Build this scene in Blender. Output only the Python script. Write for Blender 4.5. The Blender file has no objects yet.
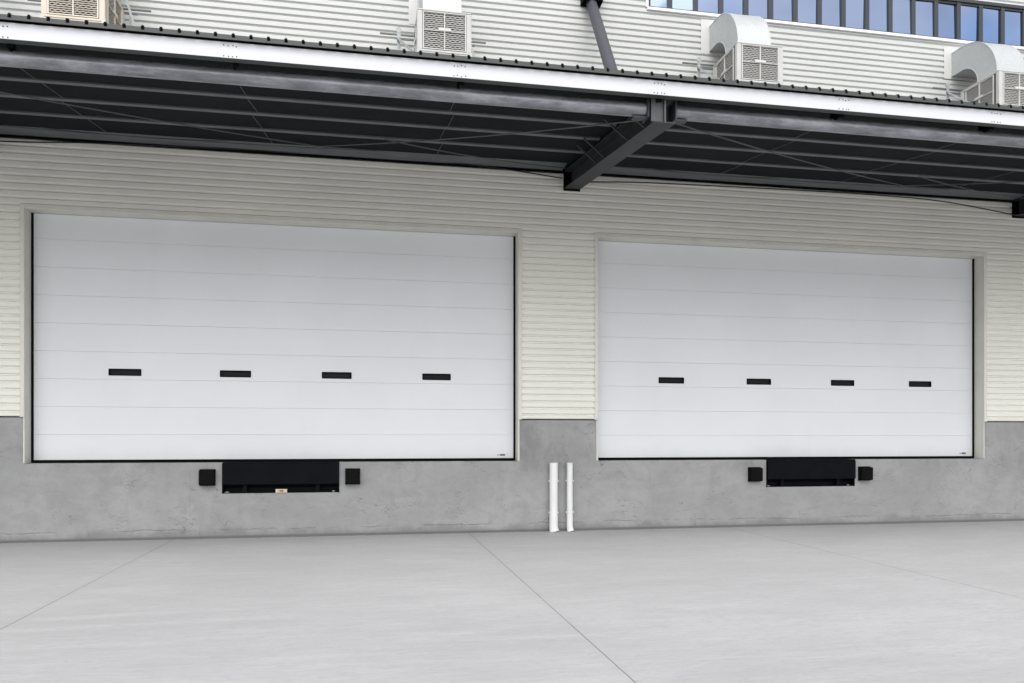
import bpy, bmesh, math, random
from mathutils import Vector, Matrix
random.seed(7)
R = math.radians
S = bpy.context.scene
COL = S.collection

# ------------------------------------------------------------------ helpers
class MB:
    def __init__(s): s.v = []; s.f = []; s.m = []; s.mi = 0
    def add(s, vs, fs):
        b = len(s.v); s.v += [tuple(p) for p in vs]
        for f in fs: s.f.append(tuple(b + i for i in f)); s.m.append(s.mi)
    def box(s, x0, x1, y0, y1, z0, z1):
        s.add([(x0,y0,z0),(x1,y0,z0),(x1,y1,z0),(x0,y1,z0),(x0,y0,z1),(x1,y0,z1),(x1,y1,z1),(x0,y1,z1)],
              [(0,3,2,1),(4,5,6,7),(0,1,5,4),(1,2,6,5),(2,3,7,6),(3,0,4,7)])
    def quad(s, a, b, c, d): s.add([a,b,c,d], [(0,1,2,3)])
    def rect(s, x0, x1, z0, z1, y):            # faces -Y
        s.quad((x0,y,z0),(x1,y,z0),(x1,y,z1),(x0,y,z1))
    def bar(s, p0, p1, w, h, up=(0,0,1)):
        p0 = Vector(p0); p1 = Vector(p1); d = (p1-p0).normalized(); u = Vector(up)
        if abs(d.dot(u)) > .99: u = Vector((0,1,0))
        a = d.cross(u).normalized()*w/2; b = a.cross(d).normalized()*h/2
        vs = [p0-a-b,p0+a-b,p0+a+b,p0-a+b,p1-a-b,p1+a-b,p1+a+b,p1-a+b]
        s.add(vs, [(0,1,2,3),(7,6,5,4),(0,4,5,1),(1,5,6,2),(2,6,7,3),(3,7,4,0)])
    def tube(s, pts, r, n=12, caps=True):
        pts = [Vector(p) for p in pts]; rs = r if isinstance(r, (list,tuple)) else [r]*len(pts)
        vs = []; fs = []; ref = None
        for i, p in enumerate(pts):
            d = (pts[min(i+1,len(pts)-1)] - pts[max(i-1,0)]).normalized()
            if ref is None: ref = Vector((0,0,1)) if abs(d.z) < .9 else Vector((0,1,0))
            a = d.cross(ref).normalized(); b = a.cross(d).normalized(); ref = b
            for k in range(n):
                t = 2*math.pi*k/n; vs.append(p + (a*math.cos(t) + b*math.sin(t))*rs[i])
        for i in range(len(pts)-1):
            for k in range(n):
                fs.append((i*n+k, i*n+(k+1)%n, (i+1)*n+(k+1)%n, (i+1)*n+k))
        if caps:
            fs.append(tuple(range(n-1,-1,-1))); fs.append(tuple((len(pts)-1)*n+k for k in range(n)))
        s.add(vs, fs)
    def lathe(s, prof, c, n=20):               # prof: (r, z); vertical axis at c
        vs = []; fs = []
        for r, z in prof:
            for k in range(n):
                t = 2*math.pi*k/n; vs.append((c[0]+r*math.cos(t), c[1]+r*math.sin(t), z))
        for i in range(len(prof)-1):
            for k in range(n): fs.append((i*n+k, i*n+(k+1)%n, (i+1)*n+(k+1)%n, (i+1)*n+k))
        s.add(vs, fs)
    def sheet(s, prof, x0, x1, nx=1):          # prof: (y, z) list swept along X
        n = len(prof); vs = []; fs = []
        for i in range(nx+1):
            x = x0 + (x1-x0)*i/nx
            vs += [(x, y, z) for y, z in prof]
        for i in range(nx):
            for k in range(n-1):
                a = i*n+k; b = (i+1)*n+k; fs.append((a, b, b+1, a+1))
        s.add(vs, fs)
    def build(s, name, mats, parent=None, bevel=0, smooth=False):
        me = bpy.data.meshes.new(name); me.from_pydata(s.v, [], s.f)
        mats = mats if isinstance(mats, (list,tuple)) else [mats]
        for m in mats: me.materials.append(m)
        me.polygons.foreach_set('material_index', s.m)
        bm = bmesh.new(); bm.from_mesh(me)
        if smooth:
            for f in bm.faces: f.smooth = True
            for e in bm.edges:
                if len(e.link_faces) == 2 and e.calc_face_angle(0) > .6: e.smooth = False
        bm.to_mesh(me); bm.free(); me.update()
        o = bpy.data.objects.new(name, me); COL.objects.link(o)
        if parent is not None:
            o.parent = parent
            if parent.type == 'EMPTY': o.matrix_parent_inverse = Matrix.Translation(-parent.location)
        if bevel:
            b = o.modifiers.new('bevel', 'BEVEL'); b.width = bevel; b.segments = 2; b.limit_method = 'ANGLE'; b.angle_limit = R(40)
        return o

def tag(o, label=None, cat=None, group=None, kind=None):
    for k, v in (('label',label),('category',cat),('group',group),('kind',kind)):
        if v: o[k] = v
    return o
def thing(name, loc, label, cat, group=None):
    o = bpy.data.objects.new(name, None); COL.objects.link(o); o.location = loc; o.empty_display_size = .2
    return tag(o, label, cat, group)
def copy_tree(o, parent=None):
    c = o.copy(); COL.objects.link(c)
    if parent is not None:
        inv = o.matrix_parent_inverse.copy(); c.parent = parent; c.matrix_parent_inverse = inv
    for ch in list(o.children): copy_tree(ch, c)
    return c

# ------------------------------------------------------------------ materials
class N:                                        # small node-tree helper
    def __init__(s, name):
        s.mat = bpy.data.materials.new(name); s.mat.use_nodes = True
        s.t = s.mat.node_tree; s.b = s.t.nodes['Principled BSDF']; s.L = s.t.links.new
        s.geo = s.t.nodes.new('ShaderNodeNewGeometry'); s.pos = s.geo.outputs['Position']
    def map(s, scale=(1,1,1), loc=(0,0,0), src=None):
        m = s.t.nodes.new('ShaderNodeMapping'); m.inputs['Scale'].default_value = scale; m.inputs['Location'].default_value = loc
        s.L(src or s.pos, m.inputs['Vector']); return m.outputs[0]
    def noise(s, scale=1, detail=4, rough=.55, stretch=(1,1,1), loc=(0,0,0), dist=0):
        n = s.t.nodes.new('ShaderNodeTexNoise'); n.inputs['Scale'].default_value = scale
        n.inputs['Detail'].default_value = detail; n.inputs['Roughness'].default_value = rough; n.inputs['Distortion'].default_value = dist
        s.L(s.map(stretch, loc), n.inputs['Vector']); return n.outputs['Fac']
    def vor(s, scale, feature='F1', stretch=(1,1,1), out='Distance'):
        n = s.t.nodes.new('ShaderNodeTexVoronoi'); n.feature = feature; n.inputs['Scale'].default_value = scale
        s.L(s.map(stretch), n.inputs['Vector']); return n.outputs[out]
    def math(s, op, a, b=None, clamp=False):
        n = s.t.nodes.new('ShaderNodeMath'); n.operation = op; n.use_clamp = clamp
        for i, v in enumerate((a, b)):
            if v is None: continue
            if isinstance(v, (int,float)): n.inputs[i].default_value = v
            else: s.L(v, n.inputs[i])
        return n.outputs[0]
    def rng(s, v, a, b, c=0., d=1.):
        n = s.t.nodes.new('ShaderNodeMapRange'); n.interpolation_type = 'SMOOTHSTEP'
        for i, x in enumerate((a,b,c,d)): n.inputs[i+1].default_value = x
        s.L(v, n.inputs[0]); return n.outputs[0]
    def mix(s, fac, a, b):
        n = s.t.nodes.new('ShaderNodeMix'); n.data_type = 'RGBA'
        if isinstance(fac, (int,float)): n.inputs[0].default_value = fac
        else: s.L(fac, n.inputs[0])
        for i, v in ((6,a),(7,b)):
            if isinstance(v, tuple): n.inputs[i].default_value = (*v, 1)
            else: s.L(v, n.inputs[i])
        return n.outputs[2]
    def xyz(s):
        n = s.t.nodes.new('ShaderNodeSeparateXYZ'); s.L(s.pos, n.inputs[0]); return n.outputs
    def col(s, c):
        if isinstance(c, tuple): s.b.inputs['Base Color'].default_value = (*c, 1)
        else: s.L(c, s.b.inputs['Base Color'])
    def set(s, rough=.5, metal=0, spec=.5):
        if isinstance(rough, (int,float)): s.b.inputs['Roughness'].default_value = rough
        else: s.L(rough, s.b.inputs['Roughness'])
        s.b.inputs['Metallic'].default_value = metal; s.b.inputs['Specular IOR Level'].default_value = spec
    def bump(s, h, strength=.2, dist=.01):
        n = s.t.nodes.new('ShaderNodeBump'); n.inputs['Strength'].default_value = strength; n.inputs['Distance'].default_value = dist
        s.L(h, n.inputs['Height']); s.L(n.outputs[0], s.b.inputs['Normal'])

def sc(c, k): return tuple(min(1, x*k) for x in c)
def paint(name, c, rough=.45, metal=0, var=.12, scale=2.5, stretch=(1,1,1), spec=.4, bump=0):
    n = N(name); f = n.noise(scale, 5, .6, stretch); g = n.noise(scale*9, 3, .6, stretch)
    a = n.mix(n.rng(f,.3,.7), sc(c,1-var), sc(c,1+var*.5)); a = n.mix(n.rng(g,.45,.75,0,.35), a, sc(c,1-var*1.3))
    n.col(a); n.set(rough, metal, spec)
    if bump: n.bump(n.noise(60,4), bump, .004)
    return n.mat

def make_ground():
    n = N('yard_concrete'); c = (.43,.428,.433)
    st = n.noise(1, 6, .65, (.5, 4.5, 1)); big = n.noise(.22, 4, .6, (1,1.6,1)); fine = n.noise(1, 5, .7, (3,22,1)); gr = n.noise(60, 3, .7)
    blot = n.noise(1.1, 5, .7, (1,2.2,1), (3,9,0)); brm = n.noise(1, 3, .7, (9,75,1), (1,4,0))
    a = n.mix(n.rng(big,.3,.7), sc(c,.90), sc(c,1.07))
    a = n.mix(n.rng(blot,.38,.7,0,.5), a, sc(c,.86))
    a = n.mix(n.rng(st,.44,.72,0,.6), a, sc(c,1.12))
    a = n.mix(n.rng(n.noise(1,6,.7,(.9,7,1),(6,2,0)),.5,.72,0,.5), a, sc(c,.87))
    a = n.mix(n.rng(fine,.48,.72,0,.6), a, sc(c,.78)); a = n.mix(n.rng(n.noise(1,5,.7,(2,16,1),(4,7,0)),.5,.75,0,.5), a, sc(c,1.14))
    a = n.mix(n.rng(brm,.5,.72,0,.7), a, sc(c,.70)); a = n.mix(n.rng(n.noise(1,4,.75,(5,26,1),(8,3,0)),.58,.7,0,.55), a, sc(c,.66))
    a = n.mix(n.rng(gr,.42,.75,0,.35), a, sc(c,.78))
    pits = n.vor(2.3, stretch=(1,1.5,1)); a = n.mix(n.math('MULTIPLY', n.rng(pits,.015,.04,.75,0), n.rng(n.noise(1.3,2,.5,(1,1,1),(5,5,0)),.5,.6)), a, sc(c,.35))
    sp = n.noise(3.2, 3, .6, (1,2,1)); a = n.mix(n.rng(sp,.66,.74,0,.22), a, sc(c,.75))
    x, y, z = n.xyz()
    # darker rim along the foot of the wall
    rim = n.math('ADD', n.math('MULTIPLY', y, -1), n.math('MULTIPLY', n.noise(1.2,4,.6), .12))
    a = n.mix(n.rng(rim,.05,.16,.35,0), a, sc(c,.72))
    # sawn joints every 4.95 m
    wob = n.math('MULTIPLY', n.math('SUBTRACT', n.noise(3,3,.6,(1,1,1)), .5), .012)
    xs = n.math('ADD', n.math('ADD', x, 100*4.95-1.815+2.475), wob)
    fr = n.math('SUBTRACT', n.math('MODULO', xs, 4.95), 2.475)
    d = n.math('ABSOLUTE', fr)
    a = n.mix(n.rng(d,.035,.10,.10,0), a, sc(c,.8))
    a = n.mix(n.math('MULTIPLY', n.rng(d,.003,.008,.8,0), n.rng(n.noise(.9,3,.6,(.2,1,1)),.25,.5,.55,1)), a, (.12,.12,.12))
    n.col(a); n.set(n.rng(st,.3,.7,.62,.8), 0, .35)
    n.bump(n.math('ADD', n.math('MULTIPLY', fine, .5), n.math('MULTIPLY', gr, .5)), .22, .006)
    return n.mat

def make_plinth():
    n = N('plinth_concrete'); c = (.315,.315,.316)
    x, y, z = n.xyz()
    big = n.noise(.7, 5, .6, (1,1,1.5)); mid = n.noise(3, 6, .65, (1,1,1.3), dist=.6); drip = n.noise(2.2, 5, .6, (1.6,1,.22)); gr = n.noise(45, 4, .7)
    trow = n.noise(1.6, 6, .7, (.6,1,2.6), (5,0,3), dist=1.2)
    a = n.mix(n.rng(big,.32,.68), sc(c,.90), sc(c,1.08))
    a = n.mix(n.rng(mid,.42,.7,0,.6), a, sc(c,.80))
    a = n.mix(n.rng(trow,.5,.75,0,.45), a, sc(c,1.15)); a = n.mix(n.rng(n.noise(13,5,.75,(1,1,1.2),(3,3,3)),.5,.72,0,.4), a, sc(c,.82))
    a = n.mix(n.rng(drip,.55,.75,0,.4), a, sc(c,.74))
    a = n.mix(n.rng(gr,.5,.8,0,.35), a, sc(c,.72))
    # hairline cracks
    w = n.noise(.9, 3, .5, (1,1,1.1), (11,2,4), dist=.8); cr = n.math('ABSOLUTE', n.math('SUBTRACT', w, .5))
    gate = n.rng(n.noise(1.3,2,.5,(1,1,1),(3,7,1)), .58, .64)
    a = n.mix(n.math('MULTIPLY', n.rng(cr,.0008,.0028,.6,0), gate), a, (.10,.10,.10))
    # chipped trowel edges
    w2 = n.noise(2.6, 4, .6, (.7,1,2.2), (2,5,9), dist=.5); c2 = n.math('ABSOLUTE', n.math('SUBTRACT', w2, .52))
    g2 = n.rng(n.noise(2.1,3,.6,(1,1,1),(8,1,5)), .52, .62)
    a = n.mix(n.math('MULTIPLY', n.rng(c2,.003,.010,.65,0), g2), a, (.13,.13,.13))
    # cold joint below the left door with pale lime bloom
    jx = n.math('ADD', n.math('ADD', x, 2.88), n.math('MULTIPLY', n.math('SUBTRACT', n.noise(5,4,.7,(.2,1,1)), .5), .09))
    ja = n.math('ABSOLUTE', jx)
    a = n.mix(n.math('MULTIPLY', n.rng(ja,.015,.07,.3,0), n.rng(n.noise(2.3,6,.8,(1,1,.8),(3,1,6)),.5,.7)), a, (.55,.54,.52))
    a = n.mix(n.math('MULTIPLY', n.rng(ja,.003,.010,.25,0), n.rng(n.noise(3,3,.6,(.1,1,1)),.42,.55)), a, (.14,.14,.14))
    # kicker pour line just above the ground, bug holes
    kl = n.math('ABSOLUTE', n.math('SUBTRACT', n.math('SUBTRACT', z, n.math('MULTIPLY', n.noise(1.4,5,.7,(1,1,.2),(4,1,1)), .16)), .075))
    a = n.mix(n.math('MULTIPLY', n.rng(kl,.003,.013,.6,0), n.rng(n.noise(1.0,4,.7,(1,1,.3),(1,1,8)),.45,.56)), a, (.12,.12,.12))
    ph = n.vor(2.6, stretch=(1,.2,1.3)); a = n.mix(n.math('MULTIPLY', n.rng(ph,.02,.045,.7,0), n.rng(n.noise(1.7,2,.5,(1,1,1),(9,1,2)),.5,.58)), a, (.12,.12,.12))
    st2 = n.noise(1.5,5,.7,(1,1,.5),(2,2,7)); top = n.rng(z,.9,1.28); a = n.mix(n.math('MULTIPLY', n.rng(st2,.5,.68,0,.55), top), a, (.17,.17,.165))
    # uneven dirt along the foot, then a painted contact shadow
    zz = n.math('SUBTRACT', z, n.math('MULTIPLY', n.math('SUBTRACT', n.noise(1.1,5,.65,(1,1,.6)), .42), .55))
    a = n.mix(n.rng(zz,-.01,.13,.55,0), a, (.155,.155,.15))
    a = n.mix(n.rng(z,.025,.06,.8,0), a, (.12,.12,.12))  # contact shadow at the wall base, put into the colour
    n.col(a); n.set(.82, 0, .3)
    n.bump(n.math('ADD', n.math('MULTIPLY', mid, 1.0), n.math('MULTIPLY', gr, .5)), .35, .012)
    return n.mat

def make_cladding(name, c):
    n = N(name)
    big = n.noise(.35, 4, .6, (1,1,1)); st = n.noise(1.3, 5, .65, (.5,1,3)); dr = n.noise(3, 5, .65, (1.6,1,.15))
    a = n.mix(n.rng(big,.3,.7), sc(c,.955), sc(c,1.02))
    a = n.mix(n.rng(st,.5,.78,0,.3), a, sc(c,.86)); a = n.mix(n.rng(dr,.58,.8,0,.28), a, sc(c,.84))
    w = n.noise(.5,2,.5); n.col(a); n.set(.42, 0, .4); n.bump(n.noise(.8,2,.5,(.5,1,.6)), .12, .02)
    return n.mat

def make_door():
    n = N('door_enamel'); c = (.705,.718,.738)
    big = n.noise(.5, 4, .6); dr = n.noise(1.8, 5, .65, (1.2,1,.12))
    a = n.mix(n.rng(big,.3,.7), sc(c,.97), sc(c,1.015)); a = n.mix(n.rng(dr,.55,.8,0,.22), a, sc(c,.90))
    x,y,z = n.xyz()
    lo = n.math('SUBTRACT', z, n.math('MULTIPLY', n.noise(2.4,5,.65,(1,1,.5)), .35))
    a = n.mix(n.rng(lo,1.14,1.4,.22,0), a, (.50,.50,.50))
    n.col(a); n.set(.38, 0, .4)
    n.bump(n.math('ADD', n.math('MULTIPLY', n.noise(.9,2,.5), 1), n.math('MULTIPLY', n.noise(150,2,.5), .03)), .25, .02)
    return n.mat

def make_pipe_steel():
    n = N('primed_steel_pipe'); c = (.25,.26,.28)
    st = n.noise(1.1, 6, .7, (1.6,6,6)); sp = n.noise(3.5, 6, .75, (.8,3,3), (4,0,0)); fine = n.noise(30,4,.7,(.6,1,1))
    a = n.mix(n.rng(st,.35,.7), sc(c,.7), sc(c,1.5)); a = n.mix(n.rng(sp,.62,.72,0,.55), a, (.30,.30,.31))
    a = n.mix(n.rng(n.noise(2.2,5,.7,(1,2,2),(9,3,1)),.62,.72,0,.5), a, (.13,.075,.055))
    a = n.mix(n.rng(fine,.55,.75,0,.4), a, sc(c,.6))
    n.col(a); n.set(n.rng(st,.3,.7,.30,.46), .45, .6); n.bump(fine,.15,.004); return n.mat

def make_galv():
    n = N('galvanised_sheet'); v = n.vor(60, out='Color')
    b = n.t.nodes.new('ShaderNodeRGBToBW'); n.L(v, b.inputs[0])
    wr = n.noise(3.0, 4, .6, (1.3,1.3,.8), dist=.5)
    a = n.mix(n.rng(b.outputs[0],.2,.8,0,1), (.45,.465,.47), (.50,.515,.52)); a = n.mix(n.rng(wr,.5,.75,0,.35), a, (.42,.46,.47))
    n.col(a); n.set(n.rng(wr,.3,.7,.34,.5), .35, .5); n.bump(wr, .4, .03); return n.mat

def make_glass():
    n = N('blue_reflective_glass'); f = n.noise(.25,3,.5,(1,1,1)); 
    a = n.mix(n.rng(f,.4,.6), (.10,.20,.42), (.23,.275,.39)); n.col(a); n.set(.04, 1, .5)
    n.bump(n.noise(.9,2,.5), .05, .05); return n.mat

def make_fascia():
    n = N('fascia_white'); c = (.585,.585,.62)
    sp = n.noise(2.2,5,.65,(.7,1,2)); dr = n.noise(5,5,.7,(1,1,.25))
    a = n.mix(n.rng(sp,.6,.74,0,.30), c, (.62,.61,.70)); a = n.mix(n.rng(dr,.62,.8,0,.3), a, (.55,.54,.54))
    n.col(a); n.set(.4,0,.4); n.bump(n.noise(1.5,3,.5),.3,.02); return n.mat

M = dict(
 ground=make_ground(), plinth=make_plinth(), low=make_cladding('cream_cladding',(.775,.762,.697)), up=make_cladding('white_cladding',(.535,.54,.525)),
 trim=paint('cream_trim',(.66,.65,.59),.4,var=.06), door=make_door(), pipe=make_pipe_steel(), galv=make_galv(), glass=make_glass(), fascia=make_fascia(),
 rubber=paint('black_rubber',(.0065,.0065,.007),.8,var=.3,scale=6,bump=.3,spec=.06), seal=paint('seal_rubber',(.004,.004,.004),.8,spec=.08),
 steel=paint('dark_painted_steel',(.042,.045,.050),.55,var=.22,scale=3,spec=.25), shade=paint('shade_sheet',(.014,.017,.0195),.8,var=.2,scale=1.2,spec=.06), black=paint('black_steel',(.005,.0055,.006),.7,var=.25,scale=5,spec=.06),
 lip=paint('leveller_black',(.0045,.005,.0075),.6,var=.25,scale=4,spec=.06), rooft=paint('roof_sheet_coat',(.052,.057,.055),.5,var=.12,scale=3), purlin=paint('purlin_steel',(.125,.132,.142),.5,var=.2,scale=2.5,stretch=(.5,3,3)),
 lipm=paint('fascia_return',(.07,.075,.072),.5), frame=paint('window_frame',(.035,.04,.046),.4,var=.1), slotpane=paint('slot_pane',(.012,.014,.0155),.4,var=.1,spec=.08),
 cool=paint('cooler_plastic',(.50,.495,.482),.5,var=.07,scale=4), louv=paint('cooler_louvre',(.42,.41,.39),.55,var=.12,scale=5), rib=paint('cooler_rib',(.58,.575,.56),.5,var=.05),
 coolb=paint('cooler_plastic_beige',(.62,.55,.465),.5,var=.07,scale=4), louvb=paint('cooler_louvre_beige',(.47,.42,.355),.55,var=.12,scale=5), ribb=paint('cooler_rib_beige',(.72,.66,.58),.5,var=.05),
 innards=paint('cooler_pad',(.12,.115,.105),.9), brk=paint('bracket_galv',(.36,.375,.38),.5,.2,var=.15), brkd=paint('bracket_dark',(.12,.125,.13),.5,.2,var=.15),
 pvc=paint('white_pvc',(.74,.74,.74),.4,var=.10,scale=5,stretch=(1,1,.4)), strut=paint('strut_steel',(.052,.053,.066),.5,var=.12,scale=3), tagm=paint('label_card',(.62,.50,.33),.6,var=.3,scale=30), dotm=paint('screw_dark',(.06,.05,.05),.6),
 sill=paint('sill_white',(.8,.8,.8),.4,var=.04), cable=paint('cable_black',(.008,.008,.008),.6), core=paint('render_wall',(.45,.44,.42),.8), ink=paint('print_ink',(.03,.03,.035),.5), inkg=paint('print_ink_grey',(.22,.22,.24),.5),
 plate=paint('stiffener_plate',(.075,.079,.085),.5,var=.2,scale=6), rod=paint('rod_steel',(.095,.097,.10),.5,var=.2), chip=paint('concrete_rubble',(.33,.33,.32),.9,var=.3,scale=20))

# ------------------------------------------------------------------ ground
g = MB(); g.quad((-400,-400,0),(400,-400,0),(400,400,0),(-400,400,0))
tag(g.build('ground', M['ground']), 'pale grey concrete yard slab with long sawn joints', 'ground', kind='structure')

# ------------------------------------------------------------------ warehouse
X0, X1 = -18., 30.
OPEN = [(-5.385, 2.705), (4.205, 12.318)]
ZD, ZO, ZP = 1.288, 5.386, 2.023             # dock floor, head of openings, top of concrete
PITS = [(-2.368, -.439), (7.564, 9.441)]
W = thing('warehouse', (3.45, .5, 0), 'cream metal clad warehouse with grey concrete loading dock base and two wide white doors', 'warehouse')

p = MB(); YF = .012; YB = .6; ZPIT = .753
segs = []; xs = [X0] + [v for pr in PITS for v in pr] + [X1]
for i in range(0, len(xs), 2): p.box(xs[i], xs[i+1], YF, YB, -.3, ZD-.012)
for a, b in PITS:
    p.box(a, b, YF, YB, -.3, ZPIT); p.box(a, b, .48, YB, ZPIT, ZD-.012)
st = [X0] + [v for pr in OPEN for v in pr] + [X1]
for i in range(0, len(st), 2):
    a = st[i] + (.035 if i else 0); b = st[i+1] - (.035 if i+1 < len(st)-1 else 0)
    p.box(a, b, YF, YB, ZD-.012, ZP)
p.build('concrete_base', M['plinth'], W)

def profile(z0, z1, per, depth, ph=0.):
    fr = [(0.,0),(.30,.02),(.56,.06)] + [(.56+.42*i/8, max(.06*(1-i/8), math.sin(math.pi*i/8)**1.5)) for i in range(1,8)] + [(.98,0)]   # 0 = proud face, 1 = groove
    pts = []; k = math.floor((z0-ph)/per) - 1
    while ph + k*per < z1 + per:
        for f, d in fr: pts.append((ph + (k+f)*per, d))
        k += 1
    def at(z):
        for (a, da), (b, db) in zip(pts, pts[1:]):
            if a <= z <= b: return da + (db-da)*(z-a)/(b-a)
    out = [(z0, at(z0))] + [(z, d) for z, d in pts if z0 < z < z1] + [(z1, at(z1))]
    return [(-.030 + d*depth, z) for z, d in out]

PL, PU = .119, .113
lw = MB(); tw = .07
for a, b in ((X0, OPEN[0][0]-tw+.01), (OPEN[0][1]+tw-.01, OPEN[1][0]-tw+.01), (OPEN[1][1]+tw-.01, X1)):
    lw.sheet(profile(ZP+.03, ZO+tw-.008, PL, .036), a, b, max(1,int((b-a)/1.5)))
lw.sheet(profile(ZO+tw-.008, 6.75, PL, .036), X0, X1, 30)
lw.build('lower_cladding', M['low'], W, smooth=True)
ZS, ZW = 9.70, 10.46; XW = 5.17
uw = MB()
uw.sheet(profile(6.75, ZS-.03, PU, .029), X0, X1, 30)
uw.sheet(profile(ZS-.03, ZW+.06, PU, .029), X0, XW-.05, 14)
uw.sheet(profile(ZW+.06, 12.6, PU, .029), X0, X1, 30)
uw.build('upper_cladding', M['up'], W, smooth=True)
for a, c in ((X0, OPEN[0][0]-.07), (OPEN[0][1]+.07, OPEN[1][0]-.07), (OPEN[1][1]+.07, X1)):
    b = MB(); b.box(a, c, -.038, .011, ZP+.017, ZP+.040); b.build('drip_flashing', M['trim'], W, bevel=.004)

# back-up structure of the hall
c = MB(); c.box(X0, X1, .62, 22, 0, 12.3); c.box(X0, XW-.05, .02, .62, ZO+.5, 12.3); c.box(XW-.05, X1, .02, .62, ZO+.5, ZS-.05); c.box(XW-.05, X1, .02, .62, ZW+.09, 12.3)
c.build('inner_wall', M['core'], W)
r = MB(); r.box(X0-.1, X1+.1, -.12, 22.1, 12.6, 12.72); r.build('roof_cap', M['trim'], W)

# --- doors
WZ = (2.738, 2.846)
WIN = [(-3.955,-2.187,-.489,1.263), (5.731,7.533,9.334,11.073)]
PITCH = .460
def make_sectional_door(k):
    xa, xb = OPEN[k]; Y = .24; dl, dr_ = xa+.034, xb-.036; zb, zt = ZD+.04, ZO-.004
    lines = [1.749 + PITCH*i for i in range(8)]
    m = MB(); rows = [zb] + lines + [zt]; gv = .0035
    for i in range(len(rows)-1):
        z0 = rows[i] + (gv if i else 0); z1 = rows[i+1] - (gv if i < len(rows)-2 else 0)
        if z0 < WZ[0] < z1:
            m.rect(dl, dr_, z0, WZ[0], Y); m.rect(dl, dr_, WZ[1], z1, Y)
            e = dl
            for cx in WIN[k]: m.rect(e, cx-.254, WZ[0], WZ[1], Y); e = cx+.254
            m.rect(e, dr_, WZ[0], WZ[1], Y)
        else: m.rect(dl, dr_, z0, z1, Y)
        if i: # groove below this row
            q = z0; m.quad((dl,Y,q),(dl,Y+.008,q-gv),(dr_,Y+.008,q-gv),(dr_,Y,q)); m.quad((dl,Y+.008,q-gv),(dl,Y,q-2*gv),(dr_,Y,q-2*gv),(dr_,Y+.008,q-gv))
    m.box(dl, dr_, Y+.04, Y+.06, zb, zt)
    d = m.build('sectional_door', M['door'], W)
    for cx in WIN[k]:
        w = MB(); x0, x1 = cx-.254, cx+.254; z0, z1 = WZ
        for bx in ((x0,x1,z0-.004,z0+.014),(x0,x1,z1-.014,z1+.004),(x0-.002,x0+.016,z0+.014,z1-.014),(x1-.016,x1+.002,z0+.014,z1-.014)):
            w.box(bx[0],bx[1],Y-.007,Y+.036,bx[2],bx[3])
        w.mi = 1; w.rect(x0+.016, x1-.016, z0+.014, z1-.014, Y+.026)
        w.build('vision_window', [M['black'], M['slotpane']], d)
    s = MB()
    s.box(xa+.002, dl, Y-.02, Y+.03, ZD, zt); s.box(dr_, xb-.002, Y-.02, Y+.03, ZD, zt); s.box(dl, dr_, Y-.015, Y+.03, ZD-.008, zb)
    s.build('rubber_seal', M['seal'], d)
    t = MB(); x = dr_-.30
    t.mi = 1
    for i in range(3): t.box(x+i*.016, x+i*.016+.010, Y-.0025, Y, zb+.045, zb+.066)
    t.mi = 0
    for i in range(5): t.box(x+.055+i*.019, x+.055+i*.019+.015, Y-.003, Y, zb+.040, zb+.074)
    t.build('maker_mark', [M['ink'], M['inkg']], d)
    f = MB(); yo = -.040; yi = Y+.03
    for sx, e in ((-1, xa), (1, xb)):
        x0, x1 = sorted((e, e+sx*tw)); f.box(x0, x1, yo, -.0, ZP+.002, ZO+tw); x0, x1 = sorted((e, e+sx*.02)); f.box(x0, x1, yo+.012, -.0, ZD-.008, ZP+.002)
        x0, x1 = sorted((e, e+sx*.034)); f.box(x0, x1, 0, yi, ZD-.011, ZO+.034)
    f.box(xa, xb, yo, 0, ZO, ZO+tw); f.box(xa, xb, 0, yi, ZO, ZO+.034)
    f.build('door_frame', M['trim'], W, bevel=.006)
for k in (0, 1): make_sectional_door(k)

# --- strip windows
s = MB(); s.box(XW-.03, X1, -.07, .05, ZS-.065, ZS-.012); s.build('window_sill', M['sill'], W, bevel=.006)
s = MB(); s.box(XW-.05, X1, -.05, .03, ZW+.012, ZW+.075); s.build('window_head', M['frame'], W)
s = MB(); s.box(XW-.05, XW-.002, -.045, .05, ZS-.01, ZW+.01); s.build('window_jamb', M['sill'], W)
edges = [XW] + [5.60 + .512*i for i in range(26)]
for x0, x1 in zip(edges, edges[1:]):
    f = MB(); h = .043
    f.box(x0+.001, x0+h, -.03, .08, ZS-.01, ZW+.01); f.box(x1-h, x1-.001, -.03, .08, ZS-.01, ZW+.01)
    f.box(x0+h, x1-h, -.02, .08, ZS-.01, ZS+.028); f.box(x0+h, x1-h, -.02, .08, ZW-.03, ZW+.01)
    w = f.build('window', M['frame'], W)
    q = MB(); t1, t2 = random.uniform(-.006,.006), random.uniform(-.006,.006)
    q.quad((x0+h,.005+t1+t2,ZS+.028),(x1-h,.005-t1+t2,ZS+.028),(x1-h,.005-t1-t2,ZW-.03),(x0+h,.005+t1-t2,ZW-.03))
    q.build('pane', M['glass'], w)

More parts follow.
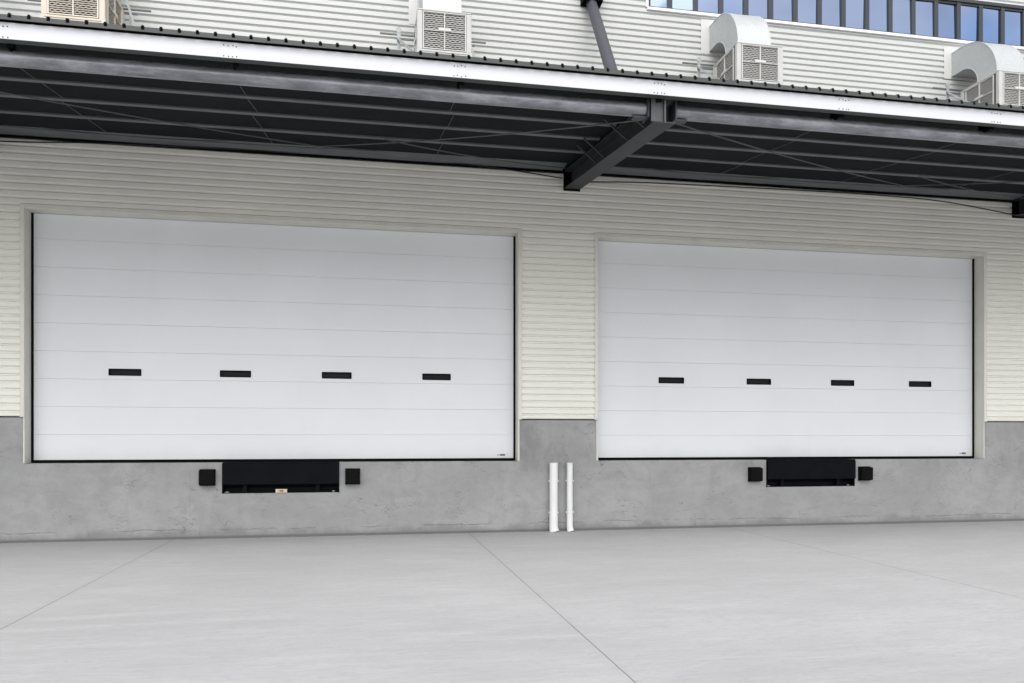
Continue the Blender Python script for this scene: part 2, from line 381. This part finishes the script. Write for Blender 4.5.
# ------------------------------------------------------------------ dock levellers and bumpers
def leveller(k, label):
    a, c = PITS[k]; cx = (a+c)/2
    T = thing('dock_leveller', (cx, .1, ZPIT), label, 'dock leveller', 'dock levellers below the two doors')
    m = MB(); m.box(a+.012, c-.012, .0, .27, ZD-.03, ZD-.012); m.build('deck_plate', M['lip'], T)
    m = MB(); m.box(a+.008, c-.008, -.045, -.018, .905, ZD-.035); m.build('lip_plate', M['lip'], T, bevel=.005)
    m = MB(); m.tube([(a+.01,-.015,ZD-.028),(c-.01,-.015,ZD-.028)], .019, 12); m.build('hinge_barrel', M['lip'], T, smooth=True)
    for sx in (-1, 1):
        x = cx + sx*.60
        m = MB(); m.box(x-.035, x+.035, .018, .10, ZPIT+.013, .93); m.box(x-.055, x+.055, .016, .16, ZPIT+.013, ZPIT+.03); m.build('lip_keeper', M['lip'], T, bevel=.004)
        x = a if sx < 0 else c
        m = MB(); x0, x1 = sorted((x, x-sx*.016)); m.box(x0, x1, .0, .42, ZPIT, ZD-.032); m.build('side_angle', M['lip'], T)
    m = MB(); m.box(a+.02, c-.02, .12, .22, ZPIT+.013, ZPIT+.095); m.box(a+.02, c-.02, .19, .22, ZPIT+.095, ZD-.04); m.build('frame_beam', M['lip'], T, bevel=.004)
    m = MB(); m.box(a+.014, c-.014, .014, .46, ZPIT+.001, ZPIT+.012); m.build('base_frame', M['lip'], T)
    for x, w in ((a+.07,.09),(c-.10,.07)):
        m = MB(); m.lathe([(w*.5,ZPIT),(w*.42,ZPIT+.018),(w*.2,ZPIT+.03),(.001,ZPIT+.033)], (x,.075), 7); m.build('concrete_rubble', M['chip'], T)
    if k == 0:
        m = MB(); m.box(cx-.095, cx+.095, -.003, .0, ZPIT+.004, ZPIT+.068); m.mi = 1
        m.box(cx-.03, cx+.03, -.005, -.003, ZPIT+.022, ZPIT+.05); m.build('label_card', [M['tagm'], M['brkd']], T)
    m = MB(); m.tube([(cx,-.008,.895),(cx,-.008,.915)], .018, 10); m.build('lip_stop', M['lip'], T)
leveller(0, 'black dock leveller under the left door with a small yellowish tag at its bottom edge')
leveller(1, 'black dock leveller without tag under the door on the right')

def bumper(x, z, label):
    T = thing('dock_bumper', (x, 0, z), label, 'dock bumper', 'rubber bumpers beside the dock levellers')
    h = .127
    m = MB(); m.box(x-h, x+h, -.012, .011, z-h-.012, z+h+.012); m.build('back_plate', M['black'], T)
    m = MB(); m.box(x-h+.004, x+h-.004, -.115, -.012, z-h, z+h); m.build('rubber_block', M['rubber'], T, bevel=.018)
    for sx in (-1,1):
        for sz in (-1,1):
            m = MB(); m.tube([(x+sx*(h-.03), -.113, z+sz*(h-.035)), (x+sx*(h-.03), -.121, z+sz*(h-.035))], .016, 10); m.build('bolt', M['black'], T)
for x, z, l in ((-2.598, 1.028, 'square black rubber bumper on concrete just left of the leveller with the yellowish tag'),
                (-.212, 1.026, 'square black rubber bumper on concrete just right of the leveller with the yellowish tag'),
                (7.312, 1.000, 'square black rubber bumper just left of the untagged leveller under the right door'),
                (9.645, .998, 'square black rubber bumper just right of the untagged leveller under the right door')):
    bumper(x, z, l)

# ------------------------------------------------------------------ white drain pipes
def drain(x, r, top, label):
    T = thing('drain_pipe', (x, -r-.02, 0), label, 'drain pipe', 'white pipes on the pier between the doors')
    y = -r-.018
    m = MB(); m.lathe([(r*.86,.30),(r*.86,top-.02),(r*.9,top),(r,top),(r,.30)], (x,y), 24); m.build('pipe', M['pvc'], T, smooth=True)
    m = MB(); m.tube([(x,y,.31),(x,y,.10),(x+.004,y-.004,.05),(x+.014,y-.012,.002)], [r*1.04,r*1.05,r*1.1,r*1.22], 20); m.build('outlet_shoe', M['pvc'], T, smooth=True)
    for zc in (.348, .917):
        m = MB(); m.lathe([(r,zc-.014),(r*1.09,zc-.012),(r*1.09,zc+.012),(r,zc+.014)], (x,y), 24)
        for sx in (-1,1): m.box(x+sx*r*1.05-.0, x+sx*(r*1.05)+sx*.018, y-.006, y+.006, zc-.012, zc+.012) if sx>0 else m.box(x-r*1.05-.018, x-r*1.05, y-.006, y+.006, zc-.012, zc+.012)
        m.box(x-.012, x+.012, y+r, .011, zc-.012, zc+.012)
        m.build('pipe_clip', M['pvc'], T)
    m = MB(); m.lathe([(.001,top-.03),(r*.86,top-.03)], (x,y), 24); m.build('end_plug', M['pvc'], T)
drain(3.347, .075, 1.245, 'thicker white plastic pipe standing on the concrete pier, the left one of two')
drain(3.652, .055, 1.243, 'thinner white plastic pipe standing on the concrete pier, the right one of two')

# ------------------------------------------------------------------ canopy
WALL_D = 13.85
def Y(d): return d - WALL_D                      # d = metres in front of the street-side datum
CX0, CX1 = -15.6, 24.0
BEAMS = [-15.2, -6.05, 3.70, 13.13, 22.6]
SL = .13
pan = lambda d: 6.165 + SL*(d-9.12)
bb = lambda d: 5.64 + SL*(d-9.3)                 # beam underside
K = thing('canopy', (3.7, -2.3, 5.6), 'dark steel loading canopy with white fascia and ribbed sheet roof above the doors', 'canopy')
# roof sheet with open ribs
m = MB(); pr = .189; d0, d1 = 9.15, 13.83; nrow = 8
prof = []; x = CX0
while x < CX1:
    prof += [(x,0),(x+.149,0),(x+.161,.020),(x+.176,.020)]; x += pr
prof.append((x,0))
vs = []
for i in range(nrow+1):
    d = d0 + (d1-d0)*i/nrow
    vs += [(px_, Y(d), pan(d)+h) for px_, h in prof]
n = len(prof)
m.add(vs, [(i*n+k, i*n+k+1, (i+1)*n+k+1, (i+1)*n+k) for i in range(nrow) for k in range(n-1)])
x = CX0
while x < CX1:                                  # pans turned down at the eave, ribs left open
    z = pan(d0); m.quad((x,Y(d0),z-.052),(x+.153,Y(d0),z-.052),(x+.153,Y(d0),z),(x,Y(d0),z)); m.quad((x+.153,Y(d0),z-.052),(x+pr,Y(d0),z-.052),(x+pr,Y(d0),z-.030),(x+.153,Y(d0),z-.030)); x += pr
o = m.build('roof_sheet', M['rooft'], K)
sol = o.modifiers.new('sheet', 'SOLIDIFY'); sol.thickness = .004; sol.offset = 1
# fascia
m = MB(); m.box(CX0, CX1, Y(9.2), Y(9.206), 5.937, 6.112); fa = m.build('fascia', M['fascia'], K)
m = MB(); m.box(CX0, CX1, Y(9.207), Y(9.30), 5.934, 5.942); m.build('fascia_return', M['lipm'], K)
BR = [-13.6,-11.15,-8.7,-6.25,-3.80,-1.47,1.11,3.60,6.13,8.40,10.75,13.1,15.5,17.9,20.3]
for bx in BR:
    m = MB()
    for i in range(4):
        for z in (5.957, 6.072):
            xx = bx-.08+i*.045+random.uniform(-.006,.006); zz = z+random.uniform(-.006,.006)
            m.tube([(xx,Y(9.2),zz),(xx,Y(9.196),zz)], .0075, 6)
    m.build('fascia_screws', M['dotm'], fa)
for bx in BR:
    m = MB(); m.box(bx-.005, bx+.005, Y(9.31), Y(9.52), 5.90, 6.085); m.box(bx, bx+.06, Y(9.31), Y(9.318), 5.90, 6.085); m.build('fascia_cleat', M['black'], K)
# beams
for bx in BEAMS:
    m = MB(); dA, dB = 9.31, 13.80; hw = .145
    def sl(x0, x1, t0, t1, a=dA, c=dB):
        v = [(x0,Y(a),bb(a)+t0),(x1,Y(a),bb(a)+t0),(x1,Y(c),bb(c)+t0),(x0,Y(c),bb(c)+t0),(x0,Y(a),bb(a)+t1),(x1,Y(a),bb(a)+t1),(x1,Y(c),bb(c)+t1),(x0,Y(c),bb(c)+t1)]
        m.add(v, [(0,3,2,1),(4,5,6,7),(0,1,5,4),(1,2,6,5),(2,3,7,6),(3,0,4,7)])
    sl(bx-hw, bx+hw, 0, .016); sl(bx-hw, bx+hw, .304, .32); sl(bx-.006, bx+.006, .016, .304)
    B = m.build('beam', M['steel'], K)
    m = MB(); m.box(bx-hw-.022, bx-.007, Y(9.34), Y(9.352), bb(9.34)+.018, bb(9.34)+.302); m.box(bx+.007, bx+hw-.002, Y(9.62), Y(9.632), bb(9.62)+.018, bb(9.62)+.302); m.box(bx-.010, bx+.010, Y(9.295), Y(9.309), bb(9.3)+.0, bb(9.3)+.32)
    m.build('stiffener', M['plate'], B)
    m = MB(); m.box(bx-.155, bx+.155, Y(13.801), Y(13.825), 6.19, 6.63)
    for sx in (-1,1):
        for z in (6.40,6.60): m.tube([(bx+sx*.10,Y(13.80),z),(bx+sx*.10,Y(13.765),z)], .02, 8)
    m.build('end_plate', M['black'], B)
    for sx in (-1, 1):
        for d in (9.65, 10.32, 11.38, 11.78):
            m = MB(); m.bar((bx+sx*.14, Y(d), bb(d)+.02), (bx+sx*.43, Y(d+.12), bb(d)+.335), .02, .03, (0,1,0)); m.build('fly_brace', M['steel'], K)
    # cap plates and bearing cleats of the pipe rails
    # roof strut with wall bracket
    if bx < 20:
        x0 = bx+.05; x1 = bx+(.35 if bx < 10 else .75)
        m = MB(); m.tube([(x0,Y(11.0),pan(11.0)+.02),(x1,Y(13.72),9.57),(x1+.012,Y(13.80),9.67)], .098, 20); stt = m.build('roof_strut', M['strut'], K, smooth=True)
        m = MB(); m.box(x1-.185, x1+.18, Y(13.60), Y(13.62), 9.60, 10.0); m.box(x1-.185, x1-.165, Y(13.62), Y(13.83), 9.585, 10.0); m.box(x1+.16, x1+.18, Y(13.62), Y(13.83), 9.585, 10.0); m.box(x1-.185,x1+.18,Y(13.805),Y(13.828),9.58,10.02)
        m.build('strut_bracket', M['black'], stt)
        m = MB(); m.lathe([(.16,pan(11)+.01),(.16,pan(11)+.05),(.10,pan(11)+.07)], (x0,Y(11.0)), 16); m.build('strut_foot', M['black'], stt)
# pipe rails between beams
for a, c in zip(BEAMS, BEAMS[1:]):
    z = 5.862; y = Y(9.5)
    m = MB(); N_ = 12; m.tube([(a+.20+(c-a-.40)*i/N_, y, z) for i in range(N_+1)], .088, 24)
    q = m.build('pipe_rail', M['pipe'], K, smooth=True)
    for e, sx in ((a,1),(c,-1)):
        m = MB(); x0, x1 = sorted((e+sx*.175, e+sx*.195)); m.box(x0, x1, y-.115, y+.115, z-.125, z+.105); m.box(*sorted((e+sx*.196, e+sx*.36)), y-.05, y+.05, z-.118, z-.098) ; m.build('cap_plate', M['strut'], q)
    xm = a + (c-a)*.57
    m = MB(); m.tube([(xm,y,z),(xm+.03,y,z)], .0905, 24); m.build('weld_collar', M['pipe'], q, smooth=True)
m = MB(); za = 6.002 + SL*(9.32-9.3); zb2 = 6.002 + SL*(13.75-9.3); m.quad((CX0,Y(9.32),za),(CX1,Y(9.32),za),(CX1,Y(13.75),zb2),(CX0,Y(13.75),zb2)); m.build('shade_sheet', M['shade'], K)  # added dark sheet, stands in for shaded purlin webs and roof underside
# purlins and ledger
for a, c in zip(BEAMS, BEAMS[1:]):
    for d in (10.74, 11.53, 12.41):
        zb = 5.98 + SL*(d-9.3); y = Y(d); ins = .16
        m = MB(); x0, x1 = a+ins, c-ins
        m.box(x0, x1, y, y+.078, zb, zb+.004); m.box(x0, x1, y, y+.004, zb+.004, zb+.024)
        m.box(x0, x1, y+.074, y+.078, zb+.004, zb+.128); m.box(x0, x1, y, y+.074, zb+.124, zb+.128)
        m.build('purlin', M['purlin'], K)
    m = MB(); m.box(a+.2, c-.2, Y(13.36), Y(13.75), 6.53, 6.536); m.box(a+.2, c-.2, Y(13.36), Y(13.365), 6.536, 6.56); m.box(a+.2, c-.2, Y(13.74), Y(13.75), 6.536, 6.68)
    m.build('ledger', M['purlin'], K)
m = MB(); m.box(CX0, CX1, Y(13.79), Y(13.823), 6.505, 6.53); m.box(CX0, CX1, Y(13.76), Y(13.823), 6.531, 6.80); m.build('closure_strip', M['black'], K)
# sag rods and wind bracing
for bx in (-13.2,-10.8,-8.4,-4.05,-1.55,1.15,6.3,8.7,11.0,15.5,17.9,20.2):
    m = MB(); jx = random.uniform(-.03,.03)
    for da, db, j in ((9.55,10.74,.0),(10.82,11.53,.05),(11.61,12.41,0),(12.49,13.4,.05)):
        m.tube([(bx+j+jx,Y(da+.02),5.972+SL*(da-9.3)),(bx+j-jx,Y(db-.02),5.972+SL*(db-9.3))], .0042, 6)
    m.build('sag_rod', M['rod'], K)
for a, c in zip(BEAMS, BEAMS[1:]):
    xm = a + (c-a)*(.70 if a == 3.70 else .56)
    def rod(p0, p1):
        m = MB(); p0, p1 = Vector(p0), Vector(p1); sag = .05
        m.tube([p0.lerp(p1,t) - Vector((0,0,sag*4*t*(1-t))) for t in [i/8 for i in range(9)]], .0095, 6); m.build('brace_rod', M['rod'], K)
    rod((a+.2, Y(9.55), 5.76), (xm, Y(13.42), 6.54)); rod((c-.2, Y(9.55), 5.76), (xm-.3, Y(13.42), 6.54))
    rod((a+.3, Y(12.9), 6.36), (xm+1.4, Y(13.42), 6.56)); rod((a+1.2, Y(13.0), 6.40), (a+4.2, Y(13.45), 6.57)); rod((c-.25, Y(13.3), 6.42), (c-3.4, Y(12.4), 6.36))

# cables slung along the wall under the canopy
def cable(pts, label):
    m = MB(); P = [Vector(q) for q in pts]; out = []
    for i in range(len(P)-1):
        p0, p1, p2, p3 = P[max(i-1,0)], P[i], P[i+1], P[min(i+2,len(P)-1)]
        for k in range(6):
            t = k/6; out.append(.5*((2*p1)+(p2-p0)*t+(2*p0-5*p1+4*p2-p3)*t*t+(3*p1-p0-3*p2+p3)*t**3))
    out.append(P[-1]); m.tube(out, .011, 8)
    tag(m.build('cable', M['cable'], smooth=True), label, 'cable', 'black cables slung under the canopy')
yc = Y(13.72)
cable([(-15,yc,6.45),(-10,yc,6.43),(-6.0,yc,6.40),(-4.22,yc,6.475),(-1.08,yc,6.54),(.94,yc,6.55),(2.35,yc,6.487),(3.5,yc,6.38)], 'thin black cable sagging along the wall left of the tapered steel beam')
cable([(3.9,yc,6.34),(5.16,yc,6.40),(8.18,yc,6.44),(10.2,yc,6.44),(11.44,yc,6.39),(12.95,yc,6.22)], 'thin black cable strung along the wall above the door on the right')

# ------------------------------------------------------------------ rooftop evaporative coolers on the wall
ZC0, ZC1 = 7.82, 8.53
def cooler(cx, label):
    yf, yb = Y(12.5), Y(13.46); hw = .435
    T = thing('evaporative_cooler', (cx, (yf+yb)/2, ZC0-.06), label, 'air cooler', 'evaporative coolers mounted on the upper wall')
    m = MB()
    pw = .085
    for x0, x1 in ((cx-hw, cx-hw+pw), (cx+hw-pw, cx+hw)):
        m.box(x0, x1, yf, yf+pw, ZC0+.06, ZC1-.03); m.box(x0, x1, yb-pw, yb, ZC0+.06, ZC1-.03)
    m.box(cx-hw, cx+hw, yf, yb, ZC1-.03, ZC1)
    m.box(cx-hw+pw, cx+hw-pw, yb-.03, yb, ZC0+.06, ZC1-.03)
    m.build('housing', M['cool'], T, bevel=.012)
    m = MB(); m.box(cx-hw-.012, cx+hw+.012, yf-.012, yb+.012, ZC0-.05, ZC0+.058); m.box(cx-hw+.05, cx+hw-.05, yf-.02, yf-.0125, ZC0+.02, ZC0+.045); m.build('water_tray', M['cool'], T, bevel=.014)
    m = MB(); m.box(cx-hw+.06, cx+hw-.06, yf+.07, yb-.05, ZC0+.06, ZC1-.035); m.build('cooling_pad', M['innards'], T)
    def grille(fn):
        lv = MB(); a, c = -.345, .345; z0, z1 = ZC0+.075, ZC1-.04; ns = 19
        for half in ((a+.02,-.012),(.012,c-.02)):
            for i in range(ns):
                z = z0 + (z1-z0)*(i+.5)/ns; pts = []
                seg = 8
                for k in range(seg+1):
                    u = half[0] + (half[1]-half[0])*k/seg; dz = .006*math.sin(k*math.pi*1.0+ i*2.1)
                    pts.append((u, z+dz))
                for (u0,q0),(u1,q1) in zip(pts, pts[1:]):
                    lv.quad(fn(u0,.012,q0-.009), fn(u1,.012,q1-.009), fn(u1,.040,q1+.012), fn(u0,.040,q0+.012))
                    lv.quad(fn(u0,.010,q0-.009), fn(u1,.010,q1-.009), fn(u1,.010,q1+.006), fn(u0,.010,q0+.006))
        G = lv.build('louvre_grille', M['louv'], T)
        fr = MB()
        def bx(u0,u1,z0_,z1_):
            A = fn(u0,-.004,z0_); B_ = fn(u1,.02,z1_); fr.box(*sorted((A[0],B_[0])), *sorted((A[1],B_[1])), z0_, z1_)
        for u in (a, -.008, c-.016): bx(u, u+.016, z0, z1)
        for u0, u1 in ((a+.016,-.008),(.008,c-.016)):
            bx(u0,u1,z0,z0+.013); bx(u0,u1,z1-.012,z1); bx(u0,u1,(z0+z1)/2-.006,(z0+z1)/2+.006)
        fr.build('grille_frame', M['rib'], G)
        bd = MB(); A = fn(-.10,-.012,0); B_ = fn(.10,-.0045,0); zc = (z0+z1)/2
        bd.box(*sorted((A[0],B_[0])), *sorted((A[1],B_[1])), zc+.004, zc+.042); bd.build('badge', M['rib'], G)
    grille(lambda u, o, z: (cx+u, yf+o, z))
    grille(lambda u, o, z: (cx-hw+o, (yf+yb)/2-u, z))
    grille(lambda u, o, z: (cx+hw-o, (yf+yb)/2+u, z))
    # duct elbow: up out of the unit, then back into the wall
    dx0, dx1 = cx-.33, cx+.285; yc, zc = -.30, 8.575; Ri, Ro = .42, .89; n = 16
    m = MB(); a0 = []; 
    def ring(r, x): return [(x, yc-r*math.cos(math.pi/2*i/n), zc+r*math.sin(math.pi/2*i/n)) for i in range(n+1)] + [(x, -.024, zc+r)]
    io = [(dx0, yc-Ro, ZC1-.005)]
    for x in (dx0, dx1):
        o_ = [(x,yc-Ro,ZC1)] + ring(Ro,x); i_ = [(x,yc-Ri,ZC1)] + ring(Ri,x)
        m.add(o_+i_, [(k, k+1, len(o_)+k+1, len(o_)+k) for k in range(len(o_)-1)])
    for r in (Ro, Ri):
        A = [(dx0,yc-r,ZC1)] + ring(r,dx0); B_ = [(dx1,yc-r,ZC1)] + ring(r,dx1)
        m.add(A+B_, [(k, k+1, len(A)+k+1, len(A)+k) for k in range(len(A)-1)])
    D = m.build('duct_elbow', M['galv'], T)
    # rolled seams along the cheek edges
    m = MB()
    for x in (dx0, dx1):
        for r in (Ro-.004, Ri+.004): m.tube(ring(r,x), .009, 6)
    m.build('duct_seam', M['galv'], D, smooth=True)
    m = MB(); m.box(dx0-.02, dx1+.02, yc-Ro-.02, yc-Ri+.02, ZC1, ZC1+.03); m.build('duct_collar', M['galv'], T)
    m = MB(); m.box(cx-.50, cx+.43, -.036, -.027, 8.95, 9.60); m.build('wall_plate', M['rib'], T)
    # bracket steelwork
    for sx in (-1, 1):
        x = cx+sx*.30; m = MB(); m.box(x-.025, x+.025, yf+.05, -.025, ZC0-.10, ZC0-.05); m.build('cantilever_arm', M['brk'], T)
    yr = -.34
    for q in (((cx-1.0,yr,8.585),(cx+.82,yr,8.585),.024,.024),((cx-.72,yr-.03,8.50),(cx+.62,yr-.03,8.50),.02,.03)):
        m = MB(); m.bar(*q); m.build('tie_rail', M['brkd'], T)
    m = MB(); m.box(cx-.715, cx-.655, yr-.022, yr-.013, 7.75, 8.66); m.tube([(cx-.685,yr-.026,8.66),(cx-.685,yr-.0125,8.66)], .05, 14); m.build('hanger_strap', M['brk'], T)
    m = MB(); m.box(cx+.50, cx+.53, yr-.05, yr-.041, 7.75, 8.52); m.build('hanger_strap', M['brk'], T)
    for q in (((cx+.46,yr-.07,8.74),(cx+.68,yr-.16,8.0),.03,.012,(0,1,0)),((cx-.70,yr-.04,8.50),(cx-.28,-1.20,7.72),.03,.03)):
        m = MB(); m.bar(*q); m.build('diagonal_brace', M['brk'], T)
    return T
C0 = cooler(1.25, 'grey cooler box with front grille, second from left above the canopy')
def recolour(o, table):
    for ch in o.children:
        for s_ in ch.material_slots:
            if s_.material in table:
                mm = table[s_.material]; s_.link = 'OBJECT'; s_.material = mm
        recolour(ch, table)
for cx, lab, bei in ((-4.22, 'beige cooler box, the only beige one, above the left end of the canopy', True),
                     (6.71, 'grey cooler box with curved metal duct just right of the slanting steel strut', False),
                     (11.90, 'grey cooler box with curved metal duct, rightmost of the four coolers', False)):
    c = copy_tree(C0); c.location.x += cx-1.25; c['label'] = lab
    c.location.z -= .05 if cx > 11 else .02 if cx > 6 else 0
    if bei: recolour(c, {M['cool']:M['coolb'], M['louv']:M['louvb'], M['rib']:M['ribb']})

# ------------------------------------------------------------------ sky, sun, camera
wd = bpy.data.worlds.new('World'); S.world = wd; wd.use_nodes = True; t = wd.node_tree
bg = t.nodes['Background']; sky = t.nodes.new('ShaderNodeTexSky'); sky.sky_type = 'NISHITA'; sky.sun_disc = False
EL, AZ = R(53), R(193)                         # sun high behind the camera, a little to its left
sky.sun_elevation = EL; sky.sun_rotation = AZ; sky.dust_density = 2; sky.air_density = 1.0; sky.ozone_density = 1
hs = t.nodes.new('ShaderNodeHueSaturation'); hs.inputs['Saturation'].default_value = .10
tc = t.nodes.new('ShaderNodeTexCoord'); mp = t.nodes.new('ShaderNodeMapping'); mp.inputs['Scale'].default_value = (1,1,2.4)
nz = t.nodes.new('ShaderNodeTexNoise'); nz.inputs['Scale'].default_value = 3.2; nz.inputs['Detail'].default_value = 6; nz.inputs['Roughness'].default_value = .6
mr = t.nodes.new('ShaderNodeMapRange'); mr.inputs[1].default_value = .3; mr.inputs[2].default_value = .7; mr.inputs[3].default_value = .75; mr.inputs[4].default_value = 1.25
mu = t.nodes.new('ShaderNodeMix'); mu.data_type = 'RGBA'; mu.blend_type = 'MULTIPLY'; mu.inputs[0].default_value = 1
L = t.links.new
L(tc.outputs['Generated'], mp.inputs[0]); L(mp.outputs[0], nz.inputs['Vector']); L(nz.outputs['Fac'], mr.inputs[0])
L(sky.outputs[0], hs.inputs['Color']); L(hs.outputs[0], mu.inputs[6]); L(mr.outputs[0], mu.inputs[7]); L(mu.outputs[2], bg.inputs[0])
bg.inputs[1].default_value = .15
sd = bpy.data.lights.new('sun', 'SUN'); sd.energy = .7; sd.angle = R(70); sd.color = (1,.985,.96)
so = bpy.data.objects.new('sun', sd); COL.objects.link(so)
dv = Vector((math.sin(AZ)*math.cos(EL), math.cos(AZ)*math.cos(EL), math.sin(EL)))
so.rotation_euler = dv.to_track_quat('Z','Y').to_euler(); so.location = (0,-20,30)

cd = bpy.data.cameras.new('camera'); cam = bpy.data.objects.new('camera', cd); COL.objects.link(cam)
cam.location = (0, -13.85, 1.657); cam.rotation_euler = (R(90), 0, -.1855)
cd.sensor_width = 36; cd.lens = 782.7/1024*36; cd.shift_y = (440-341.5)/1024; cd.clip_end = 2000; cd.clip_start = .1
S.camera = cam
S.view_settings.view_transform = 'Standard'; S.view_settings.look = 'None'; S.view_settings.gamma = 1; S.view_settings.exposure = .97
